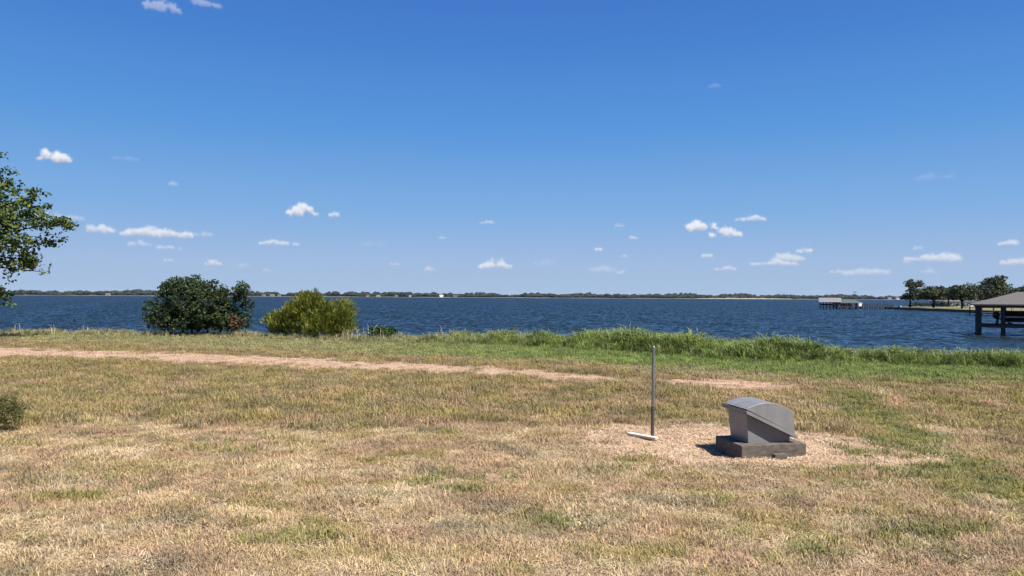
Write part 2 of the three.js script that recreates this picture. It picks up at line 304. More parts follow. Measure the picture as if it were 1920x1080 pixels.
{
  const R = rng(91), turf = [], mid = [], tuft = [], reed = [], weed = [], chip = [];
  const jit = (c, a) => { const k = 1 + a * (R() - 0.5) * 2; return c.map((v) => v * k); };
  for (let D = 4.6; D < 50;) {
    const st = clamp(0.1 + 0.0052 * D, 0.12, 0.30), half = D * 0.8 + 2.5;
    for (let x = -half; x < half; x += st) {
      const X = x + (R() - 0.5) * st * 1.3, Dd = D + (R() - 0.5) * st * 1.3, z = zone(X, Dd);
      if (z.s < -0.6) continue;
      const c = tint(X, Dd, z), clear = Math.max(z.path * 0.975, z.mulch * 0.99);
      const inPad = Math.abs(X - PLINTH.x) < 0.62 && Math.abs(Dd - PLINTH.D) < 0.5;
      if (z.mulch > 0.35 || z.path > 0.45) { if (!inPad && R() < (z.mulch > 0.35 ? 0.9 : 0.5)) chip.push([X, Dd, 0.8 + 0.5 * R(), 1, jit(z.mulch > 0.35 ? C.mulch : C.track, 0.2)]); }
      if (R() < clear) continue;
      const gp = fbm(X * 0.9 + 300, Dd * 0.9, 3), tall = Math.max(z.mid, z.beyond * 0.8);
      const flat = smoothstep(n2b(X * 0.75 + 80, Dd * 1.1) + 0.5 * n2(X * 2.6, Dd * 3.1), 0.35, 0.75) * (1 - tall) * (1 - z.strip);
      if (R() < flat * 0.8) { chip.push([X, Dd, 0.8 + 0.6 * R(), 0.8, jit(mix(c, C.pale, 0.65), 0.2)]); if (R() < 0.6) continue; }
      if (Dd < 16 && R() < 0.035) mid.push([X, Dd, 0.4 + 0.4 * R(), 0.9 + 0.6 * R(), jit(mix(C.pale, C.gold, R()), 0.3)]);
      if (R() > tall * 0.85) turf.push([X, Dd, 0.75 + 0.55 * R(), (0.6 + 0.5 * R() + 0.4 * z.right) * (1 + 0.75 * Math.max(-0.6, n2(X * 1.7, Dd * 2.1) + 0.5 * n2b(X * 4.1, Dd * 4.6))), jit(c, 0.2)]);
      else mid.push([X, Dd, 0.8 + 0.5 * R(), 0.75 + 0.5 * R() * (1 + gp), jit(c, 0.2)]);
      const gs = Math.max(z.strip * 0.55, smoothstep(gp, 0.38, 0.62) * 0.5, z.right * 0.12) * (1 - z.beyond);
      const rimGreen = smoothstep(z.mulch, 0.02, 0.2) * (1 - smoothstep(z.mulch, 0.3, 0.6)) * (X > 4.6 || Dd < 11 ? 0.6 : 0.15);
      if (R() < Math.max(gs * 0.8, rimGreen)) tuft.push([X, Dd, 0.7 + 0.6 * R(), 0.55 + 0.6 * R(), jit(mix(mix(C.lime, C.gold, R()), C.green, R() * 0.6), 0.25)]);
    }
    D += st;
  }
  for (const [cx, cD, r, n] of [[4.25, 7.45, 0.42, 60], [2.9, 6.8, 0.2, 16], [-0.6, 9.2, 0.5, 34], [0.5, 7.9, 0.4, 26], [5.75, 11.1, 0.5, 44], [6.2, 10.1, 0.5, 36], [5.2, 9.95, 0.45, 34], [-2.2, 7.2, 0.4, 24], [-5.4, 8.9, 0.5, 26], [1.6, 10.1, 0.5, 28], [-4.6, 11.6, 0.7, 40]])
    for (let k = 0; k < n * 0.65; k++) { const a = R() * 6.283, q = 1.15 * r * Math.sqrt(R()) * (0.6 + 0.8 * R()); tuft.push([cx + Math.cos(a) * q * 1.4, cD + Math.sin(a) * q, 0.7 + 0.7 * R(), 0.8 + 0.6 * R(), jit(mix(mix(C.lime, C.gold, R() * 0.5), C.green, R() * 0.9), 0.2)]); }
  for (let x = -46; x < 48; x += 0.19) {                    // the tall margin along the bank
    const sh = shore(x), lushX = smoothstep(x, -10, 3), wide = onLine([[-50, 5], [-12, 5], [0, 4.8], [7, 6.5], [10, 7], [13, 4], [18, 3.2], [24, 5.5], [50, 6]], x);
    for (let s = -0.7; s < wide; s += 0.19) {
      const X = x + (R() - 0.5) * 0.25, Ds = sh - s + (R() - 0.5) * 0.25, edge = 1 - smoothstep(s, wide * 0.45, wide);
      const hump = 1 + 0.55 * Math.exp(-(((X - 6.2) / 1.6) ** 2)) + 0.25 * Math.exp(-(((X - 10) / 2) ** 2)) + 0.35 * n2(X * 0.35, Ds * 0.25) + 0.2 * n2b(X * 1.1, Ds * 0.8);
      if (R() > (0.3 + 0.5 * lushX) * (0.25 + 0.75 * edge)) continue;
      const H = lerp(0.40, 0.72, lushX) * hump * (0.45 + 0.55 * edge) * (0.75 + 0.5 * R());
      const cc = fbm(X * 0.7, Ds * 0.7, 3), lushC = mix(mix(C.lush, C.green, smoothstep(cc, -0.1, 0.5)), C.sage, R() < 0.15 ? 0.8 : smoothstep(-cc, 0.2, 0.6) * 0.5);
      reed.push([X, Ds, Math.max(0.18, H), 1, jit(mix(mix(C.sage, C.pale, R() * 0.5), lushC, lushX).map((v) => v * 1.25), 0.35)]);
      if (R() < 0.035 * (1 - lushX * 0.75)) weed.push([X, Ds, 0.6 + 0.5 * R(), 1, jit([.52, .46, .28], 0.2)]);
    }
  }
  for (let k = 0; k < 12; k++) { const X = -9.6 + 2.6 * R(); weed.push([X, shore(X) - 1.5 * R(), 0.9 + 0.5 * R(), 1, jit([.5, .45, .28], 0.2)]); }
  const V = (n, f) => Array.from({ length: n }, (_, i) => f(i));
  scatter('dry_turf', V(7, (i) => bladePatch(100 + i, 170, 0.18, 0.022, 0.08, 1.28, 0.0045, { lift: 0.018, dry: 0.16, vary: 0.35, droop: 0.05 })), bladeMat, turf, 'short sunburnt mown grass covering the field', 'grass');
  scatter('uncut_grass', V(6, (i) => bladePatch(200 + i, 100, 0.21, 0.05, 0.17, 0.95, 0.006, { lift: 0.01, dry: 0.2, droop: 0.3 })), bladeMat, mid, 'longer olive and gold grass either side of the bare track', 'grass');
  scatter('green_tuft', V(6, (i) => bladePatch(300 + i, 60, 0.13, 0.04, 0.115, 0.95, 0.0055, { droop: 0.3, dry: 0.15 })), bladeMat, tuft, 'fresh green tufts dotted through the dry field', 'grass');
  scatter('shore_grass', V(7, (i) => bladePatch(400 + i, 24, 0.22, 0.5, 1.15, 0.62, 0.03, { droop: 0.6, dry: 0.1 })), leafyMat, reed, 'tall arching grass along the top of the lake bank', 'grass');
  scatter('seed_stalk', V(4, (i) => { const s = bladePatch(500 + i, 6, 0.16, 0.4, 0.95, 0.35, 0.009, { droop: 0.35 }); return s; }), bladeMat, weed, 'pale dry seed stalks sticking up along the shore', 'weeds');
  scatter('straw_mulch', V(6, (i) => bladePatch(600 + i, 115, 0.18, 0.02, 0.085, 1.44, 0.0068, { lift: 0.018, droop: 0, vary: 0.07 })), bladeMat, chip, 'pale straw and wood chips strewn on the bare patches', 'mulch');
}

// ---------------------------------------------------------------- leaves and wood
function foliage(seed, lobes, o) {
  const R = rng(seed), pos = [], col = [], vol = lobes.map((l) => (l[3] * l[4] * l[5]) ** 0.75), total = vol.reduce((a, b) => a + b, 0), d = new THREE.Vector3(), q = new THREE.Vector3(), u = new THREE.Vector3(), w = new THREE.Vector3(), nrm = new THREE.Vector3();
  const ball = (v) => { do v.set(R() * 2 - 1, R() * 2 - 1, R() * 2 - 1); while (v.lengthSq() > 1 || v.lengthSq() < 1e-4); return v; };
  for (let k = 0; k < o.clusters; k++) {
    let t = R() * total, li = 0; while ((t -= vol[li]) > 0 && li < lobes.length - 1) li++;
    const [cx, cy, cz, rx, ry, rz, tone] = lobes[li];
    ball(d).normalize(); const shell = lerp(o.inner ?? 0.35, 1, R() ** 0.6) * (1 + 0.22 * n3(d.x * 2.2 + li, d.y * 2.2, d.z * 2.2 + seed));
    const X = cx + d.x * rx * shell, Y = cy + d.y * ry * shell, Z = cz + d.z * rz * shell;
    if (Y < (o.floor ?? 0.1)) continue;
    if (o.gaps && n3(X * o.gaps, Y * o.gaps, Z * o.gaps + seed) < (o.gapAt ?? -0.3)) continue;
    const base = tone ?? o.tones[Math.floor(R() * o.tones.length)], cs = o.spread * (0.6 + 0.8 * R());
    for (let j = 0; j < o.leaves; j++) {
      ball(q); const px = X + q.x * cs, py = Y + q.y * cs * 0.75, pz = Z + q.z * cs, L = o.size * (0.6 + 0.8 * R()), wd = L * o.aspect * (0.8 + 0.4 * R());
      nrm.set(d.x * 0.5 + (R() - 0.5) * 1.7, 0.55 + (R() - 0.5) * 1.5, d.z * 0.5 + (R() - 0.5) * 1.7).normalize();
      if (o.rise) u.set(d.x * 0.7 + (R() - 0.5) * 0.9, o.rise + R() * 0.6, d.z * 0.7 + (R() - 0.5) * 0.9); else u.set(R() - 0.5, (R() - 0.6) * 0.9, R() - 0.5);
      u.normalize(); w.crossVectors(u, nrm).normalize(); nrm.crossVectors(w, u);
      const b = [px - u.x * L / 2, py - u.y * L / 2, pz - u.z * L / 2], e = [px + u.x * L / 2, py + u.y * L / 2, pz + u.z * L / 2], f = wd * 0.18;
      const l = [px + w.x * wd / 2 + nrm.x * f, py + w.y * wd / 2 + nrm.y * f, pz + w.z * wd / 2 + nrm.z * f], r = [px - w.x * wd / 2 + nrm.x * f, py - w.y * wd / 2 + nrm.y * f, pz - w.z * wd / 2 + nrm.z * f];
      pos.push(...b, ...l, ...e, ...b, ...e, ...r);
      const v = 0.7 + 0.6 * R(), c = base.map((x) => x * v); for (let m = 0; m < 6; m++) col.push(...c);
    }
  }
  const g = new THREE.BufferGeometry();
  g.setAttribute('position', new THREE.Float32BufferAttribute(pos, 3)); g.setAttribute('color', new THREE.Float32BufferAttribute(col, 3));
  return g;
}
const barkTex = grainTexture(128, (u, v) => { const q = 150 + 60 * pn(u, v, 14) + 40 * pn(u, v * 0.2, 26, 3); return [q, q * 0.96, q * 0.9]; }, true);
const bark = new THREE.MeshStandardMaterial({ color: lin(.16, .12, .09), map: barkTex, bumpMap: barkTex, bumpScale: 0.02, roughness: 0.95 });
const leafMat = new THREE.MeshPhysicalMaterial({ vertexColors: true, roughness: 0.6, transmission: 0.25, thickness: 0, specularIntensity: 0.4, side: THREE.DoubleSide, flatShading: true });
const farLeafMat = new THREE.MeshStandardMaterial({ vertexColors: true, roughness: 0.85, side: THREE.DoubleSide, flatShading: true });
const v3 = (x, y, z) => new THREE.Vector3(x, y, z);
function stems(root, seed, bases, tips, r0, r1, name = 'stem') {        // bent stems from the base points out to the lobes
  const R = rng(seed);
  tips.forEach(([x, y, z], i) => { const b = bases[i % bases.length]; part(name, tube([v3(...b), v3(lerp(b[0], x, 0.3) + (R() - 0.5) * 0.2, lerp(b[1], y, 0.4), lerp(b[2], z, 0.3)), v3(lerp(b[0], x, 0.7), lerp(b[1], y, 0.75), lerp(b[2], z, 0.7) + (R() - 0.5) * 0.2), v3(x, y, z)], r0, r1), bark, root); });
}
// dark broad-leaved thicket on the bank
{
  const X = -18.3, D = shore(X) - 1.2, k = D / 1350, g = thing('broadleaf_bush', 'dark green broad-leaved bush on the lake bank, with a patch of rust brown leaves', 'bush', [X, height(X, D) - 0.1, -D]);
  const L = [[322, 590, 46, 25], [350, 548, 46, 42], [388, 562, 44, 40], [440, 562, 30, 38], [428, 592, 44, 24], [308, 572, 28, 30], [362, 514, 18, 10], [456, 530, 14, 12], [427, 535, 12, 10], [304, 538, 16, 12], [330, 525, 24, 18], [390, 528, 22, 16], [415, 575, 34, 34] , [345, 592, 50, 22], [395, 596, 44, 20]].map(([a, b, c, d], i) => [(a - 375) * k, (620 - b) * k, ((i * 37) % 11 / 11 - 0.5) * 1.6, c * k, d * k, Math.max(0.35, Math.min(c * k, 1.5))]);
  L.push([(452 - 375) * k, (588 - 620) * -k, 0.9, 0.4, 0.35, 0.45, [.075, .045, .018]]);
  part('crown', foliage(7, L, { clusters: 2300, leaves: 13, spread: 0.2, size: 0.15, aspect: 0.55, tones: [[.022, .042, .013], [.032, .056, .015], [.055, .072, .015], [.018, .034, .014]], gaps: 1.3, gapAt: -0.5, floor: 0.5 }), leafMat, g);
  const bs = [-2.1, -1.6, -1.0, -0.5, 0.1, 0.6, 1.1, 1.7, 2.1].map((x, i) => [x, -0.2, ((i * 5) % 7 / 7 - 0.5)]);
  stems(g, 3, bs, [[-2.4, 1.2, 0], [-1.9, 1.9, .2], [-1.1, 2.6, 0], [-.7, 3, .2], [.3, 2.7, -.2], [.7, 2, .2], [1.6, 1.6, .3], [2.2, 2.3, 0], [2.6, 1.2, .2]], 0.07, 0.025);
}
// feathery yellow-green bush
{
  const X = -11.35, D = shore(X) - 1.2, k = D / 1350, g = thing('feathery_bush', 'yellow-green feathery bush beside the dark bush on the lake bank', 'bush', [X, height(X, D) - 0.15, -D]);
  const L = [[540, 586, 42, 26], [584, 572, 42, 38], [588, 548, 24, 18], [646, 582, 32, 34], [614, 592, 42, 26], [520, 592, 24, 22], [650, 560, 18, 14], [560, 566, 26, 20], [618, 570, 24, 24], [632, 592, 30, 22], [560, 592, 40, 22]].map(([a, b, c, d], i) => [(a - 587) * k, (624 - b) * k, ((i * 29) % 9 / 9 - 0.5) * 1.2, c * k, d * k, Math.min(c * k, 1.2)]);
  part('crown', foliage(17, L, { clusters: 2100, leaves: 14, spread: 0.18, size: 0.22, aspect: 0.17, rise: 0.55, inner: 0.2, tones: [[.13, .155, .02], [.175, .19, .024], [.09, .12, .02], [.205, .2, .028]], gaps: 1.6, gapAt: -0.55, floor: 0.05 }), leafMat, g);
  stems(g, 5, [[-1.4, -0.2, 0], [-.6, -.2, .2], [.1, -.2, 0], [.8, -.2, .1], [1.6, -.2, 0]], [[-2, 1.3, 0], [-.8, 1.9, 0], [0, 2.5, 0], [.9, 1.8, .2], [2, 1.6, 0], [-1.4, 1.6, .2], [.3, 2, -.2]], 0.05, 0.012);
}
// low leafy shrub at the water's edge
{
  const X = -7.05, D = shore(X) - 0.9, g = thing('low_shrub', 'small low bright green leafy shrub in the shore grass', 'shrub', [X, height(X, D), -D]);
  part('crown', foliage(27, [[-.35, .42, 0, .45, .28, .35], [.3, .45, 0, .42, .26, .35], [0, .5, 0, .35, .25, .3]], { clusters: 150, leaves: 9, spread: 0.1, size: 0.13, aspect: 0.7, tones: [[.035, .075, .016], [.05, .1, .02]], floor: 0.05 }), leafMat, g);
  stems(g, 6, [[-.1, -.1, 0], [.1, -.1, 0]], [[-.35, .5, 0], [0, .6, 0], [.3, .5, .1]], 0.02, 0.008);
}
// bush cut by the left edge of the picture
{
  const X = -8.95, D = 12.6, g = thing('field_bush', 'small scrubby olive bush standing alone in the dry field', 'bush', [X, height(X, D), -D]);
  part('crown', foliage(37, [[-.1, .3, 0, .42, .3, .4], [.2, .3, .05, .26, .28, .3], [-.4, .35, 0, .4, .35, .4], [.1, .5, 0, .22, .16, .2], [-.3, .6, 0, .3, .2, .3]], { clusters: 520, leaves: 12, spread: 0.075, size: 0.042, aspect: 0.4, rise: 0.35, tones: [[.07, .085, .025], [.1, .11, .03], [.13, .12, .045]], gaps: 4.5, gapAt: -0.35, floor: 0.02 }), leafMat, g);
  stems(g, 8, [[-.15, -.05, 0], [.02, -.05, 0], [-.3, -.05, 0]], [[.25, .45, 0], [-.1, .6, 0], [.1, .6, .05], [-.4, .65, 0], [-.5, .4, .1], [.32, .3, 0], [0, .5, -.2]], 0.012, 0.004);
}
// broadleaf tree reaching in from the left
{
  const f = 1.9, k = 0.0148 * f, X = -16.4 * f, D = 20 * f, px0 = 960 + X / D * 1350, g = thing('broadleaf_tree', 'large leafy tree reaching into view over the water with drooping branch tips', 'tree', [X, height(X, D) - 0.1, -D]);
  const lobe = ([a, b, c, d, z]) => [(a - px0) * k, (550 - b) * k + 2.4, (z ?? 0) * f, c * k, d * k, Math.min(Math.max(c, d) * k, 1.6 * f)];
  const L = [[14, 398, 48, 38, .2], [62, 366, 34, 18, .1], [44, 388, 36, 22, -.3], [108, 414, 34, 11, 0], [124, 418, 22, 7, .1], [92, 404, 22, 9, .2], [78, 422, 30, 12, .3], [82, 446, 26, 16, -.2], [38, 452, 44, 32, .4], [60, 486, 30, 20, .1], [80, 508, 15, 9, .1], [4, 340, 12, 30, 0], [4, 540, 20, 26, .2], [22, 563, 16, 8, .1], [16, 486, 34, 26, -.3], [-90, 340, 60, 62, 0], [-150, 340, 120, 110, -.8], [-180, 480, 110, 80, .5], [-60, 440, 70, 90, .3], [-60, 380, 60, 80, -1.2], [-220, 380, 100, 120, 0]].map(lobe);
  part('crown', foliage(47, L, { clusters: 3800, leaves: 12, spread: 0.29, size: 0.2, aspect: 0.6, inner: 0.1, tones: [[.045, .08, .016], [.07, .105, .018], [.095, .125, .02], [.034, .06, .018]], gaps: 1.25, gapAt: -0.12, floor: 1 }), leafMat, g);
  part('trunk', tube([v3(0, -0.2, 0), v3(.2, 2, 0), v3(-.2, 4.2, .2), v3(.2, 7, 0), v3(0, 9.6, 0)], 0.42, 0.1, 10), bark, g);
  stems(g, 9, [[0.1, 3.6, 0], [0, 5.2, 0.1], [0.05, 4.4, 0]], [14, 62, 108, 82, 60, 80, 4, 22, 38].map((a, i) => { const l = lobe([[14, 398], [62, 366], [108, 414], [82, 446], [60, 486], [80, 506], [4, 540], [22, 560], [38, 452]][i].concat([1, 1, .1])); return [l[0], l[1], l[2]]; }), 0.09, 0.015, 'branch');
  stems(g, 10, [[0, 4.6, 0], [0, 6, 0]], [[-3, 8, .8], [-3.8, 5.8, -1], [1.1, 9.6, .6], [-1.1, 10, -1.9], [.8, 6.5, -2.8]], 0.13, 0.03, 'branch');
}

// ---------------------------------------------------------------- fibreglass cover on its concrete pad
{
  const gy = 0, P = PLINTH;
  const conc = grainTexture(256, (u, v) => { const q = 205 + 38 * pn(u, v, 6) + 34 * pn(u, v, 30, 4); return [q, q * 0.965, q * 0.92]; }, true);
  const concrete = new THREE.MeshStandardMaterial({ color: lin(.15, .133, .12), map: conc, bumpMap: conc, bumpScale: 0.004, roughness: 0.95 });
  const pad = thing('concrete_pad', 'thick grey concrete pad set in the straw under the plastic cover', 'concrete pad', [P.x, gy, -P.D], P.turn);
  part('slab', new RoundedBoxGeometry(1.07, 0.42, 0.8, 2, 0.012).translate(0, 0.005, 0), concrete, pad);
  const blk = thing('concrete_block', 'small grey concrete block half buried against the front of the pad', 'block', [P.x + 0.13, 0, -P.D + 0.475], P.turn);
  part('block', new RoundedBoxGeometry(0.2, 0.2, 0.1, 2, 0.012).translate(0, 0.0, 0), concrete, blk);
  const grain = grainTexture(256, (u, v) => { const q = 128 + 50 * pn(u, v, 30) + 50 * pn(u, v, 60, 9); return [q, q, q]; });
  const tone = grainTexture(256, (u, v) => { const q = 232 + 14 * pn(u, v, 4) + 9 * pn(u, v, 22, 2); return [q, q * 0.995, q * 0.98]; }, true);
  const shell = new THREE.MeshStandardMaterial({ color: lin(.215, .215, .222), map: tone, bumpMap: grain, bumpScale: 0.0008, roughness: 0.42 });
  const cov = thing('equipment_cover', 'grey moulded plastic equipment cover with a domed lid, on the concrete pad', 'equipment cover', [P.x - 0.015, 0.216, -P.D], P.turn);
  const extrude = (pts, depth, bevel) => { const s = new THREE.Shape(pts.map(([x, y]) => new THREE.Vector2(x, y))); return new THREE.ExtrudeGeometry(s, { depth: depth - 2 * bevel, bevelEnabled: true, bevelThickness: bevel, bevelSize: bevel * 0.7, bevelSegments: 2, curveSegments: 20 }).translate(0, 0, -depth / 2 + bevel); };
  // base: upright tub with a sloping top, slightly narrower at the foot
  const xl = -0.36, xr = 0.36, yl = 0.425, yr = 0.085;
  const tub = extrude([[xl + 0.035, 0], [xr - 0.01, 0], [xr, yr], [xl, yl]], 0.565, 0.014), tp = tub.attributes.position;
  for (let i = 0; i < tp.count; i++) tp.setZ(i, tp.getZ(i) * (0.92 + 0.08 * clamp(tp.getY(i) / 0.42, 0, 1)));
  tub.computeVertexNormals();
  part('tub', tub, shell, cov);
  const ex = 0.06, sl = (yr - yl) / (xr - xl), top = (x) => yl + (x - xl) * sl;
  const lid = part('lid', (() => {
    const a = xl - ex + 0.02, b = xr + ex - 0.015, y0 = top(a) + 0.082, pts = [[a, y0], [b, top(b) + 0.07]];
    pts.push([b - 0.012, top(b) + 0.2], [b - 0.03, 0.455]);
    const n = 16; for (let i = 1; i <= n; i++) { const t = i / n, x = lerp(b - 0.03, a, t), y = lerp(0.455, y0 + 0.004, t) + 0.112 * Math.sin(Math.PI * Math.pow(t, 0.93)); pts.push([x, y]); }
    pts.pop(); return extrude(pts, 0.65, 0.008);
  })(), shell, cov);
  part('rim', extrude([[xl - ex, top(xl - ex) + 0.012], [xr + ex, top(xr + ex) + 0.012], [xr + ex, top(xr + ex) + 0.056], [xl - ex, top(xl - ex) + 0.056]], 0.745, 0.007), shell, lid);
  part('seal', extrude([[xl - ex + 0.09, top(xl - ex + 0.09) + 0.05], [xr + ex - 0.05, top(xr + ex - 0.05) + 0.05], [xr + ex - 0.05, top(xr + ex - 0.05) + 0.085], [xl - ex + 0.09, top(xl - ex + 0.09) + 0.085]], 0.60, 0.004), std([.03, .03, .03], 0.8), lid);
}
// galvanised post and the board at its foot
{
  const X = 2.37, D = 12.12, zinc = grainTexture(128, (u, v) => { const q = 190 + 45 * pn(u, v, 9) + 30 * pn(u, v, 30, 6); return [q, q, q]; }, true);
  const metal = new THREE.MeshStandardMaterial({ color: lin(.36, .36, .37), map: zinc, metalness: 0.55, roughness: 0.5 });
  const g = thing('metal_post', 'bare grey metal post standing upright in the straw', 'post', [X, height(X, D), -D]); g.rotation.z = -0.012;
  part('pole', new THREE.CylinderGeometry(0.024, 0.024, 1.75, 18, 1).translate(0, 0.68, 0), metal, g);
  part('sleeve', new THREE.CylinderGeometry(0.0275, 0.0275, 0.62, 18).translate(0, 0.25, 0), std([.05, .047, .045], 0.8), g);
  part('cap', new THREE.CylinderGeometry(0.012, 0.025, 0.02, 18).translate(0, 1.565, 0), metal, g);
  const b = thing('white_board', 'short weathered white board lying at the foot of the post', 'board', [2.21, height(2.21, 12.13) + 0.05, -12.16], -0.735);
  const wood = grainTexture(128, (u, v) => { const q = 214 + 26 * pn(u, v, 5) + 22 * pn(u * 0.2, v, 40, 8); return [q, q * 0.98, q * 0.93]; }, true);
  part('plank', new RoundedBoxGeometry(0.56, 0.035, 0.09, 2, 0.005), new THREE.MeshStandardMaterial({ color: lin(.78, .76, .72), map: wood, roughness: 0.8 }), b);
  b.rotation.set(0.03, -0.735, -0.02, 'YXZ');
  const s = thing('marker_stake', 'thin pale stake leaning in the tall shore grass', 'stake', [9.3, height(9.3, 24.8), -24.8]); s.rotation.z = 0.2;
  part('rod', tube([v3(0, -0.2, 0), v3(0, 0.86, 0)], 0.014, 0.01, 8), std([.55, .52, .46], 0.7), s);
}

// ---------------------------------------------------------------- boathouse on the right
const pilingMat = std([.034, .029, .027], 0.9), beamMat = std([.046, .039, .035], 0.9), roofTex = grainTexture(256, (u, v) => { const q = 200 + 26 * pn(u, v, 40) + 18 * ((v * 24) % 1 < 0.12 ? -1 : 0); return [q, q * 0.98, q * 0.96]; }, true);
function hip(w, d, rise, ridge, t = 0.14) {               // hip roof with eaves of thickness t; ridge = its length
  const a = w / 2, b = d / 2, r = ridge / 2, V = [[-a, 0, b], [a, 0, b], [a, 0, -b], [-a, 0, -b], [-a, t, b], [a, t, b], [a, t, -b], [-a, t, -b], [-r, t + rise, 0], [r, t + rise, 0]];
  const F = [[0, 2, 1], [0, 3, 2], [0, 1, 5], [0, 5, 4], [1, 2, 6], [1, 6, 5], [2, 3, 7], [2, 7, 6], [3, 0, 4], [3, 4, 7], [4, 5, 9], [4, 9, 8], [5, 6, 9], [6, 7, 8], [6, 8, 9], [7, 4, 8]], pos = [], uv = [];
  for (const f of F) for (const i of f) { pos.push(...V[i]); uv.push(V[i][0] * 0.25, (V[i][1] + V[i][2]) * 0.25); }
  const g = new THREE.BufferGeometry(); g.setAttribute('position', new THREE.Float32BufferAttribute(pos, 3)); g.setAttribute('uv', new THREE.Float32BufferAttribute(uv, 2)); g.computeVertexNormals(); return g;
}
{
  const W = 12, Dp = 7, TURN = -0.55, g = thing('boathouse', 'open boathouse with grey hipped roof on dark pilings over the water', 'boathouse', [57.2, WATER, -77.8], TURN);
  part('roof', hip(W + 0.9, Dp + 0.9, 1.35, 4.2), new THREE.MeshStandardMaterial({ color: lin(.155, .15, .15), map: roofTex, roughness: 0.9 }), g, [0, 3.22, 0]);
  for (const [x, z, r] of [[-W / 2 + 0.25, Dp / 2 - 0.2, .24], [-3.6, Dp / 2 - 0.2, .2], [-1.45, Dp / 2 - 0.2, .16], [1.2, Dp / 2 - .2, .22], [W / 2 - .25, Dp / 2 - .2, .24], [-W / 2 + .25, -Dp / 2 + .2, .2], [-3.2, -Dp / 2 + .2, .16], [0, -Dp / 2 + .2, .2], [W / 2 - .25, -Dp / 2 + .2, .24], [-3.35, 0, .15]])
    part('piling', new THREE.CylinderGeometry(r, r * 1.05, 5.7, 12).translate(0, 0.38, 0), pilingMat, g, [x, 0, z]);
  part('deck_beam', box(W - 0.3, 0.28, 0.22, 0, 1.0, Dp / 2 + 0.1), beamMat, g);
  part('deck_beam', box(W - 0.3, 0.24, 0.22, 0, 1.0, -Dp / 2 + 0.5), beamMat, g);
  part('side_beam', box(0.2, 0.24, Dp - 0.5, -W / 2 + 0.28, 1.02, 0.0), beamMat, g);
  part('eave_beam', box(W, 0.22, 0.16, 0, 3.09, Dp / 2 + 0.06), beamMat, g);
  part('eave_beam', box(W, 0.22, 0.16, 0, 3.09, -Dp / 2 - 0.03), beamMat, g);
  for (const x of [-2.8, 2.6]) {
    const cr = part('lift_cradle', box(0.14, 0.2, Dp - 1.2, x, 1.24, 0), beamMat, g);
    part('hoist_cable', box(0.05, 1.7, 0.05, x, 2.2, Dp / 2 - 0.7), beamMat, cr);
  }
  const bt = thing('motorboat', 'dark hulled motorboat hoisted on the lift inside the boathouse', 'boat', [57.2 - 0.35 * Math.cos(TURN) + 0.6 * Math.sin(TURN), WATER + 1.36, -77.8 + 0.35 * Math.sin(TURN) + 0.6 * Math.cos(TURN)], TURN);
  const hull = (s0, y0, y1, L) => {                       // boat hull: stern at -x, bow at +x
    const n = 12, sec = 7, pos = [], idx = [];
    for (let i = 0; i <= n; i++) { const t = i / n, b = 1.15 * s0 * (t < 0.55 ? 1 : Math.sqrt(Math.max(0, 1 - ((t - 0.55) / 0.45) ** 2)) + 0.02), keel = y0 + 0.5 * Math.max(0, t - 0.6) ** 2 * 2;
      for (let j = 0; j < sec; j++) { const u = j / (sec - 1) * 2 - 1, au = Math.abs(u); pos.push(-L / 2 + L * t, au > 0.99 ? y1 : lerp(keel, lerp(keel, y1, 0.55), au), u * b * (au > 0.99 ? 1 : 0.92)); }
      if (i < n) for (let j = 0; j < sec - 1; j++) { const a = i * sec + j, c = a + sec; idx.push(a, a + 1, c, a + 1, c + 1, c); } }
    for (let j = 1; j < sec - 1; j++) idx.push(0, j + 1, j);
    for (let i = 0; i < n; i++) { const a = i * sec, b2 = a + sec - 1; idx.push(a, a + sec, b2, a + sec, b2 + sec, b2); }
    const q = new THREE.BufferGeometry(); q.setIndex(idx); q.setAttribute('position', new THREE.Float32BufferAttribute(pos, 3)); q.computeVertexNormals(); return q;
  };
  part('hull', hull(1, 0.06, 1.0, 6.4), std([.03, .028, .035], 0.35), bt);
  part('rub_rail', box(5.0, 0.08, 0.06, -0.7, 0.62, 1.19), std([.8, .8, .8], 0.5), bt);
  part('cover', hull(0.98, 0.98, 1.28, 6.2), std([.045, .032, .03], 0.9), bt);
  const mo = part('outboard_motor', new THREE.SphereGeometry(1, 18, 12).scale(0.36, 0.42, 0.3).translate(0, 0.75, 0), std([.018, .018, .02], 0.3), bt, [-3.75, 0.05, 0.3]);
  part('shaft', mergeGeometries([box(0.26, 0.75, 0.2, 0.1, 0.2, 0), box(0.6, 0.2, 0.24, 0.4, 0.35, 0), new THREE.SphereGeometry(0.16, 10, 8).translate(0.02, -0.2, 0).toNonIndexed()].map((q) => q.index ? q.toNonIndexed() : q)), std([.02, .02, .022], 0.35), mo);
}

